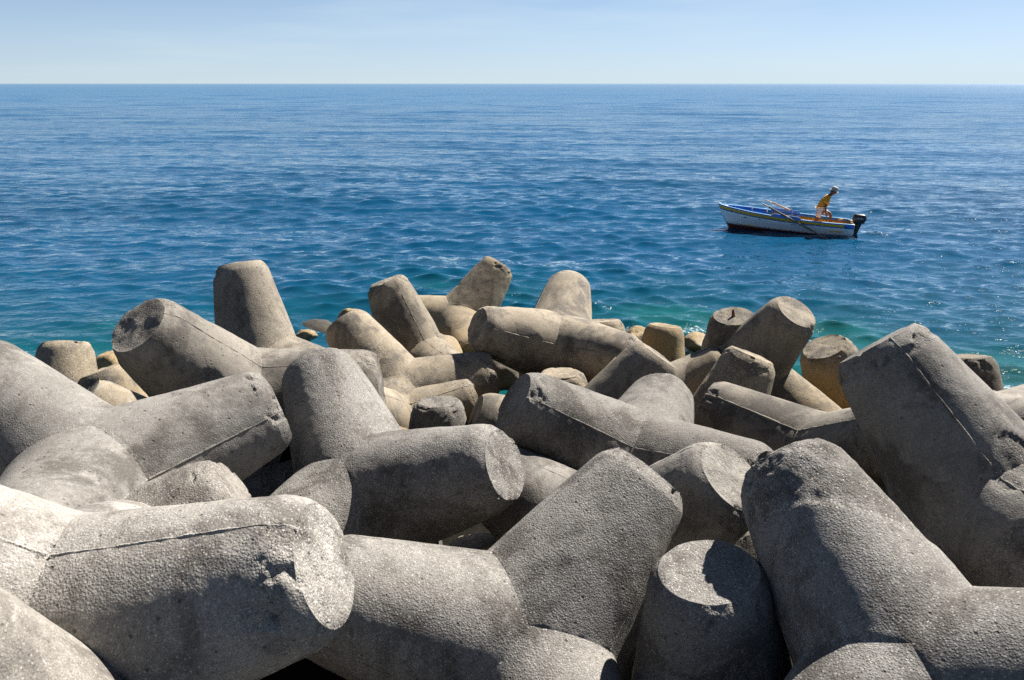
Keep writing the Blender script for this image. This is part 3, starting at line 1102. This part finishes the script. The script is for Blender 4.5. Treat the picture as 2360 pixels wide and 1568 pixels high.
Z_BOOT = -.02
for sd, nm in ((1, 'hull_side'), (-1, 'hull_side')):
    hull_strip('bottom', lambda s: keel_z(s), lambda s: Z_BOOT + .03 * s, P_RED, sd, 10)
    hs = hull_strip(nm, lambda s: Z_BOOT + .03 * s, lambda s: sheer_z(s) - .145, P_WHITE, sd, 6)
    hull_strip('yellow_stripe', lambda s: sheer_z(s) - .125, lambda s: sheer_z(s) - .02, P_YEL, sd, 3, .004)
    hull_strip('blue_line', lambda s: sheer_z(s) - .150, lambda s: sheer_z(s) - .123, P_BLUE, sd, 1, .014)
    hull_strip('blue_quarter', lambda s: sheer_z(s) - .150 , lambda s: sheer_z(s) - .02, P_BLUE, sd, 2, .016, smax=.075)
    # gunwale rail: blue outside, sunlight on its top painted in as pale blue
    g, g2 = [], []
    for s in SS:
        p = hull_pt(s, sheer_z(s), sd)
        w = .045
        g.append([p + Vector((0, sd * .022, -.022)), p + Vector((0, sd * .022, .012)), p + Vector((0, -sd * w, .012)), p + Vector((0, -sd * w, -.022))])
        g2.append([p + Vector((0, sd * .020, .013)), p + Vector((0, sd * .014, .022)), p + Vector((0, -sd * (w - .006), .022)), p + Vector((0, -sd * w, .013))])
    m = MB(); m.loft(g); m.build('gunwale', P_BLUE, boat)
    m = MB(); m.loft(g2); m.build('gunwale_cap', P_BLUE_LIT, boat)
    # inside lining: blue forward, yellow aft under a blue band
    hull_strip('lining', lambda s: sheer_z(s) - .075, lambda s: sheer_z(s) - .02, P_BLUE, sd, 2, -.03, smax=.62)
    hull_strip('lining', lambda s: max(.05, keel_z(s)), lambda s: sheer_z(s) - .075, P_YEL2, sd, 4, -.032, smax=.62)
    hull_strip('lining', lambda s: max(.05, keel_z(s)), lambda s: sheer_z(s) - .02, P_BLUE, sd, 5, -.03, smin=.6, smax=.97)
    # raised rowlock boards amidships
    rb = []
    for s in np.linspace(.375, .60, 12):
        p = hull_pt(s, sheer_z(s), sd)
        e = min(1, min(s - .375, .60 - s) / .022)
        h = .085 * e + .012
        rb.append([p + Vector((0, sd * .012, .015)), p + Vector((0, sd * .012, h)), p + Vector((0, -sd * .03, h)), p + Vector((0, -sd * .03, .015))])
    m = MB(); m.loft(rb); m.build('rowlock_board', P_BLUE, boat)
    m = MB(); q = hull_pt(.45, sheer_z(.45), sd)
    m.tube([q + Vector((0, -sd * .01, .02)), q + Vector((0, -sd * .01, .26))], .011, 8)
    m.build('thole_pin', P_STEEL, boat, True)
    # scupper slot
    q = hull_pt(.775, sheer_z(.775) - .235, sd, .006)
    q2 = hull_pt(.80, sheer_z(.80) - .235, sd, .006)
    m = MB(); m.tube([q, q2], [(.012, .014)] * 2, 6)
    m.build('scupper', P_DARK, boat)
    for s in (.63, .745):
        q = hull_pt(s, sheer_z(s) - .03, sd, -.045)
        m = MB(); m.box(q + Vector((0, 0, -.06)), (.045, .035, .17)); m.build('frame_head', plain('cream_frame_paint', (.62, .52, .28), .5), boat, False, .006)
# transom
m = MB()
tr = [hull_pt(0, z, 1) for z in np.linspace(keel_z(0), sheer_z(0), 12)] + [hull_pt(0, z, -1) for z in np.linspace(sheer_z(0), keel_z(0), 12)]
m.loft([[p + Vector((-.018, 0, 0)) for p in tr], [p + Vector((.03, 0, 0)) for p in tr]])
m.build('transom', P_WHITE, boat)
m = MB(); m.box((.045, 0, sheer_z(0) - .07), (.03, 1.06, .14)); m.build('transom_pad', P_YEL2, boat, False, .006)
# sole boards and seats
for k in range(7):
    y0 = -.36 + k * .12
    m = MB(); m.box((BL * .42, y0, .055), (BL * .72, .112, .022)); m.build('sole_board', P_YEL2, boat, False, .004)
for s, z, w, mt in ((.12, .165, .42, P_YEL2), (.42, .27, .24, P_BLUE), (.66, .33, .22, P_BLUE)):
    b = float(half_beam(s)) * 2 * .88
    m = MB(); m.box((s * BL, 0, z), (w, b, .03)); m.build('thwart', mt, boat, False, .006)
# foredeck, stem head, ring
fd = [[hull_pt(s, sheer_z(s) - .012, 1, -.02), Vector((s * BL, 0, sheer_z(s) + .012)), hull_pt(s, sheer_z(s) - .012, -1, -.02)] for s in np.linspace(.93, .998, 7)]
m = MB(); m.loft(fd, False, False); m.build('foredeck', P_WHITE, boat)
m = MB(); m.box((BL * .995, 0, sheer_z(1) + .015), (.09, .07, .07)); m.build('stem_head', P_WHITE, boat, False, .012)
m = MB(); m.tube([(BL * .955 + .03 * math.cos(a), 0, sheer_z(.955) + .05 + .03 * math.sin(a)) for a in np.linspace(0, 6.2832, 14)], .008, 6, False)
m.build('mooring_ring', P_STEEL, boat, True)
# stem post
st = [[hull_pt(s, float(keel_z(s)) + .001, 1, 0) * 1.0 for s in (t_,)][0] for t_ in np.linspace((LW - .3) / BL, 1, 14)]
m = MB(); m.tube([Vector((p.x + .006, 0, p.z)) for p in st], [(.026, .026)] * len(st), 8)
m.build('stem_post', P_WHITE, boat, True)
# pale painted name on the bow stripe: a run of small script strokes, not readable in the photo
nm_ = MB()
_rr = random.Random(4)
_s = .945
while _s > .825:
    h = .02 + .022 * _rr.random()
    a = hull_pt(_s, sheer_z(_s) - .075 - h * .4, 1, .014)
    b = hull_pt(_s - .004, sheer_z(_s) - .075 + h * .6, 1, .014)
    c = hull_pt(_s - .008, sheer_z(_s) - .078, 1, .014)
    nm_.tube([a, b, c], .0035, 5)
    _s -= .0085
nm_.build('bow_lettering', plain('pale_lettering', (.60, .52, .30), .6), boat, True)

# outboard motor
mot = empty('outboard_motor')
mot.parent = None
mot.matrix_world = boat.matrix_world @ Matrix.Translation((-.17, 0, .34))
tag(mot, 'black outboard motor clamped on the stern of the fishing boat', 'motor')
cw = []
for z, lx, wy, ox in ((.08, .13, .075, 0), (.13, .19, .11, -.01), (.22, .225, .13, -.02), (.31, .225, .13, -.02), (.37, .205, .12, -.015), (.405, .16, .09, -.01)):
    cw.append([Vector((ox + lx * math.copysign(abs(math.cos(a)) ** .55, math.cos(a)), wy * math.copysign(abs(math.sin(a)) ** .6, math.sin(a)), z)) for a in np.linspace(0, 2 * math.pi, 28, endpoint=False)])
m = MB(); m.loft(cw); cowl = m.build('cowl', P_BLACK, mot, True)
m = MB()
for dx, h in ((-.10, .02), (-.05, .035), (0., .028), (.05, .036), (.1, .02)):
    m.box((dx - .02, .131, .27), (.03, .004, h))
m.build('decal', plain('silver_decal', (.5, .5, .52), .4), cowl)
m = MB(); m.box((-.02, 0, .105), (.36, .215, .012)); m.build('cowl_seam', plain('grey_rubber', (.05, .05, .05), .7), cowl, False, .004)
lg = [[Vector((ox + lx * math.cos(a), wy * math.sin(a), z)) for a in np.linspace(0, 2 * math.pi, 18, endpoint=False)] for z, lx, wy, ox in ((.11, .13, .07, 0), (0, .115, .06, 0), (-.14, .085, .045, .015), (-.30, .062, .034, .03), (-.46, .055, .03, .035), (-.62, .06, .03, .03))]
m = MB(); m.loft(lg); m.build('drive_leg', P_BLACK, mot, True)
m = MB(); m.box((-.02, 0, -.40), (.24, .15, .014)); m.build('splash_plate', P_BLACK, mot, False, .004)
m = MB()
for y in (-.09, .09):
    m.tube([(.07, y, -.2), (.16, y, .02), (.20, y, .115), (.26, y, .10), (.26, y, 0)], .017, 8)
m.build('clamp_bracket', P_BLACK, mot, True)
m = MB(); m.tube([(.1, .03, .13), (.3, .05, .17), (.52, .07, .18)], [.024, .02, .02], 10)
til = m.build('tiller', P_BLACK, mot, True)
m = MB(); m.tube([(.52, .07, .18), (.66, .085, .185)], .026, 10); m.build('grip', plain('orange_grip', (.5, .2, .03), .6), til, True)
m = MB(); m.tube([(.21, -.02, .2), (.26, -.02, .25), (.265, -.02, .34)], .008, 6); m.build('shift_lever', P_BLACK, mot, True)


# oars
def make_oar(label, lock, blade_end, length, shaft_mat):
    d = (lock - blade_end).normalized()
    o = empty('oar')
    q = d.to_track_quat('X', 'Z')
    o.matrix_world = Matrix.Translation(blade_end) @ q.to_matrix().to_4x4()
    tag(o, label, 'oar', 'pair of wooden oars in the fishing boat')
    m = MB()
    m.tube([(.55, 0, 0), (1.0, 0, 0), (length - .3, 0, 0)], [.030, .034, .034], 12)
    m.build('shaft', shaft_mat, o, True)
    m = MB()
    m.tube([(0, 0, 0), (.03, 0, 0), (.2, 0, 0), (.45, 0, 0), (.62, 0, 0)], [(.05, .005), (.08, .008), (.085, .010), (.06, .016), (.030, .030)], 14)
    m.build('blade', shaft_mat, o, True)
    m = MB()
    m.tube([(length - .3, 0, 0), (length - .24, 0, 0), (length - .02, 0, 0), (length, 0, 0)], [.029, .02, .021, .014], 12)
    m.build('handle', P_PALE, o, True)
    m = MB()
    k = (lock - blade_end).length
    m.tube([(k - .05, 0, 0), (k + .05, 0, 0)], .038, 12)
    m.build('rope_strop', plain('rope', (.35, .32, .27), .9), o, True)
    return o


BM = boat.matrix_world
lock_n = BM @ (hull_pt(.475, sheer_z(.475), 1, .05) + Vector((0, 0, .04)))
make_oar('dark oar over the near side with its blade in the water', lock_n, on_plane(1907, 551.5, -.02), 2.55, P_WOOD)
lock_f = BM @ (hull_pt(.455, sheer_z(.455), -1, 0.) + Vector((0, 0, .07)))
h_f = BM @ Vector((.655 * BL, -.12, .93))
df = (h_f - lock_f).normalized()
make_oar('pale oar resting on the far side of the boat', lock_f, lock_f - df * 1.25, 1.25 + (h_f - lock_f).length, P_PALE)

# ------------------------------------------------------------------ the person in the boat
P_SKIN = plain('tanned_skin', (.115, .052, .036), .6, 0, .12, 12)
P_SHIRT = plain('yellow_shirt_cloth', (.62, .27, .010), .85, 0, .2, 6)
P_SHORT = plain('white_shorts_cloth', (.62, .58, .55), .85, 0, .12, 6)
P_HAT = plain('beige_hat_cloth', (.42, .37, .29), .9, 0, .25, 14)
P_HAIR = plain('dark_hair', (.03, .022, .018), .8)


def skin_mesh(name, nodes, edges, mat, parent=None, sub=2):
    names = list(nodes)
    me = bpy.data.meshes.new(name)
    me.from_pydata([nodes[k][0] for k in names], [(names.index(a), names.index(b)) for a, b in edges], [])
    o = mesh_obj(name, me, mat, parent)
    md = o.modifiers.new('skin', 'SKIN')
    md.use_smooth_shade = True
    sv = me.skin_vertices[0].data
    for i, k in enumerate(names):
        r = nodes[k][1]
        sv[i].radius = r if isinstance(r, tuple) else (r, r)
        sv[i].use_root = (i == 0)
    md2 = o.modifiers.new('sub', 'SUBSURF')
    md2.levels = md2.render_levels = sub
    return o


N = {'pelvis': ((0, 0, .92), .125), 'spine': ((.055, 0, 1.08), .12), 'chest': ((.14, 0, 1.26), .135), 'neckb': ((.225, 0, 1.40), .068),
     'neck': ((.275, 0, 1.455), .055), 'head': ((.335, 0, 1.515), .085), 'crown': ((.35, 0, 1.60), .088),
     'jaw': ((.405, 0, 1.465), .045), 'nose': ((.442, 0, 1.52), .017)}
Ed = [('pelvis', 'spine'), ('spine', 'chest'), ('chest', 'neckb'), ('neckb', 'neck'), ('neck', 'head'), ('head', 'crown'), ('head', 'jaw'), ('head', 'nose')]
for sd, S in ((-1, 'r'), (1, 'l')):
    kn, an, to = (((-.07, -.10, .50), (-.25, -.11, .15), (-.10, -.12, .105)) if sd < 0 else ((.37, .11, .755), (.42, .10, .365), (.57, .10, .315)))
    N.update({S + 'sh': ((.165, sd * .155, 1.335), .066), S + 'el': ((.135, sd * .215, 1.06), .043), S + 'wr': ((.185, sd * .205, .83), .030),
              S + 'pa': ((.205, sd * .20, .765), .034), S + 'hip': ((.01, sd * .085, .87), .098), S + 'kn': (kn, .060), S + 'an': (an, .040), S + 'to': (to, .036),
              S + 'he': ((an[0] - .045, an[1], an[2] - .045), .032), S + 'ear': ((.325, sd * .092, 1.53), .016)})
    Ed += [('chest', S + 'sh'), (S + 'sh', S + 'el'), (S + 'el', S + 'wr'), (S + 'wr', S + 'pa'), ('pelvis', S + 'hip'), (S + 'hip', S + 'kn'),
           (S + 'kn', S + 'an'), (S + 'an', S + 'to'), (S + 'an', S + 'he'), ('head', S + 'ear')]
    for fi, (fx, ln) in enumerate(((.030, .075), (.010, .088), (-.010, .083), (-.030, .066))):
        a, b = S + 'f%d' % fi, S + 'g%d' % fi
        N[a] = ((.212 + fx, sd * .198, .765 - ln * .55), .0092)
        N[b] = ((.225 + fx, sd * .188, .765 - ln), .008)
        Ed += [(S + 'pa', a), (a, b)]
    N[S + 'th'] = ((.242, sd * .185, .765), .0105)
    N[S + 'tt'] = ((.255, sd * .18, .735), .009)
    Ed += [(S + 'pa', S + 'th'), (S + 'th', S + 'tt')]
person = skin_mesh('person', N, Ed, P_SKIN)
tag(person, 'person in yellow shirt, white shorts and hat stooping in the boat, facing the motor', 'person')
SH = {'spine': ((.05, 0, 1.06), .176), 'hem': ((.0, 0, .90), .180), 'chest': ((.14, 0, 1.255), .18), 'neckb': ((.215, 0, 1.385), .088)}
SE = [('spine', 'hem'), ('spine', 'chest'), ('chest', 'neckb')]
SR = {'pelvis': ((0, 0, .90), .145)}
SRE = []
for sd, S in ((-1, 'r'), (1, 'l')):
    SH.update({S + 'sh': ((.165, sd * .155, 1.33), .092), S + 'sl': ((.143, sd * .21, 1.12), .088)})
    SE += [('chest', S + 'sh'), (S + 'sh', S + 'sl')]
    k = Vector(N[S + 'kn'][0])
    h = Vector(N[S + 'hip'][0])
    SR.update({S + 'hip': (tuple(h), .116), S + 'leg': (tuple(h.lerp(k, .74)), .092)})
    SRE += [('pelvis', S + 'hip'), (S + 'hip', S + 'leg')]
skin_mesh('shirt', SH, SE, P_SHIRT, person)
skin_mesh('shorts', SR, SRE, P_SHORT, person)
m = MB()
hr = []
for r, z in ((.150, -.045), (.146, -.038), (.102, .0), (.099, .04), (.090, .085), (.062, .108), (.012, .115)):
    hr.append([Vector((r * 1.08 * math.cos(a), r * math.sin(a), z + (.010 * math.sin(3 * a) if r > .12 else 0))) for a in np.linspace(0, 2 * math.pi, 28, endpoint=False)])
m.loft(hr)
hat = m.build('hat', P_HAT, person, True)
hat.matrix_local = Matrix.Translation((.352, 0, 1.605)) @ Matrix.Rotation(math.radians(17), 4, 'Y')
m = MB()
m.loft([[Vector((.315 + r * math.cos(a), r * 1.05 * math.sin(a), z)) for a in np.linspace(1.75, 4.53, 12)] for r, z in ((.075, 1.50), (.096, 1.54), (.099, 1.60))], False, False)
o = m.build('hair', P_HAIR, person, True)
o.modifiers.new('t', 'SOLIDIFY').thickness = .012
for sd in (-1, 1):
    m = MB()
    m.tube([(.408, sd * .034, 1.532), (.416, sd * .034, 1.531)], [.010, .006], 8)
    m.build('eye', P_HAIR, person, True)
person.matrix_world = BM @ Matrix.Translation((1.13, .0, -.10)) @ Matrix.Rotation(TRIM * .0, 4, 'Y') @ Matrix.Rotation(math.pi, 4, 'Z')
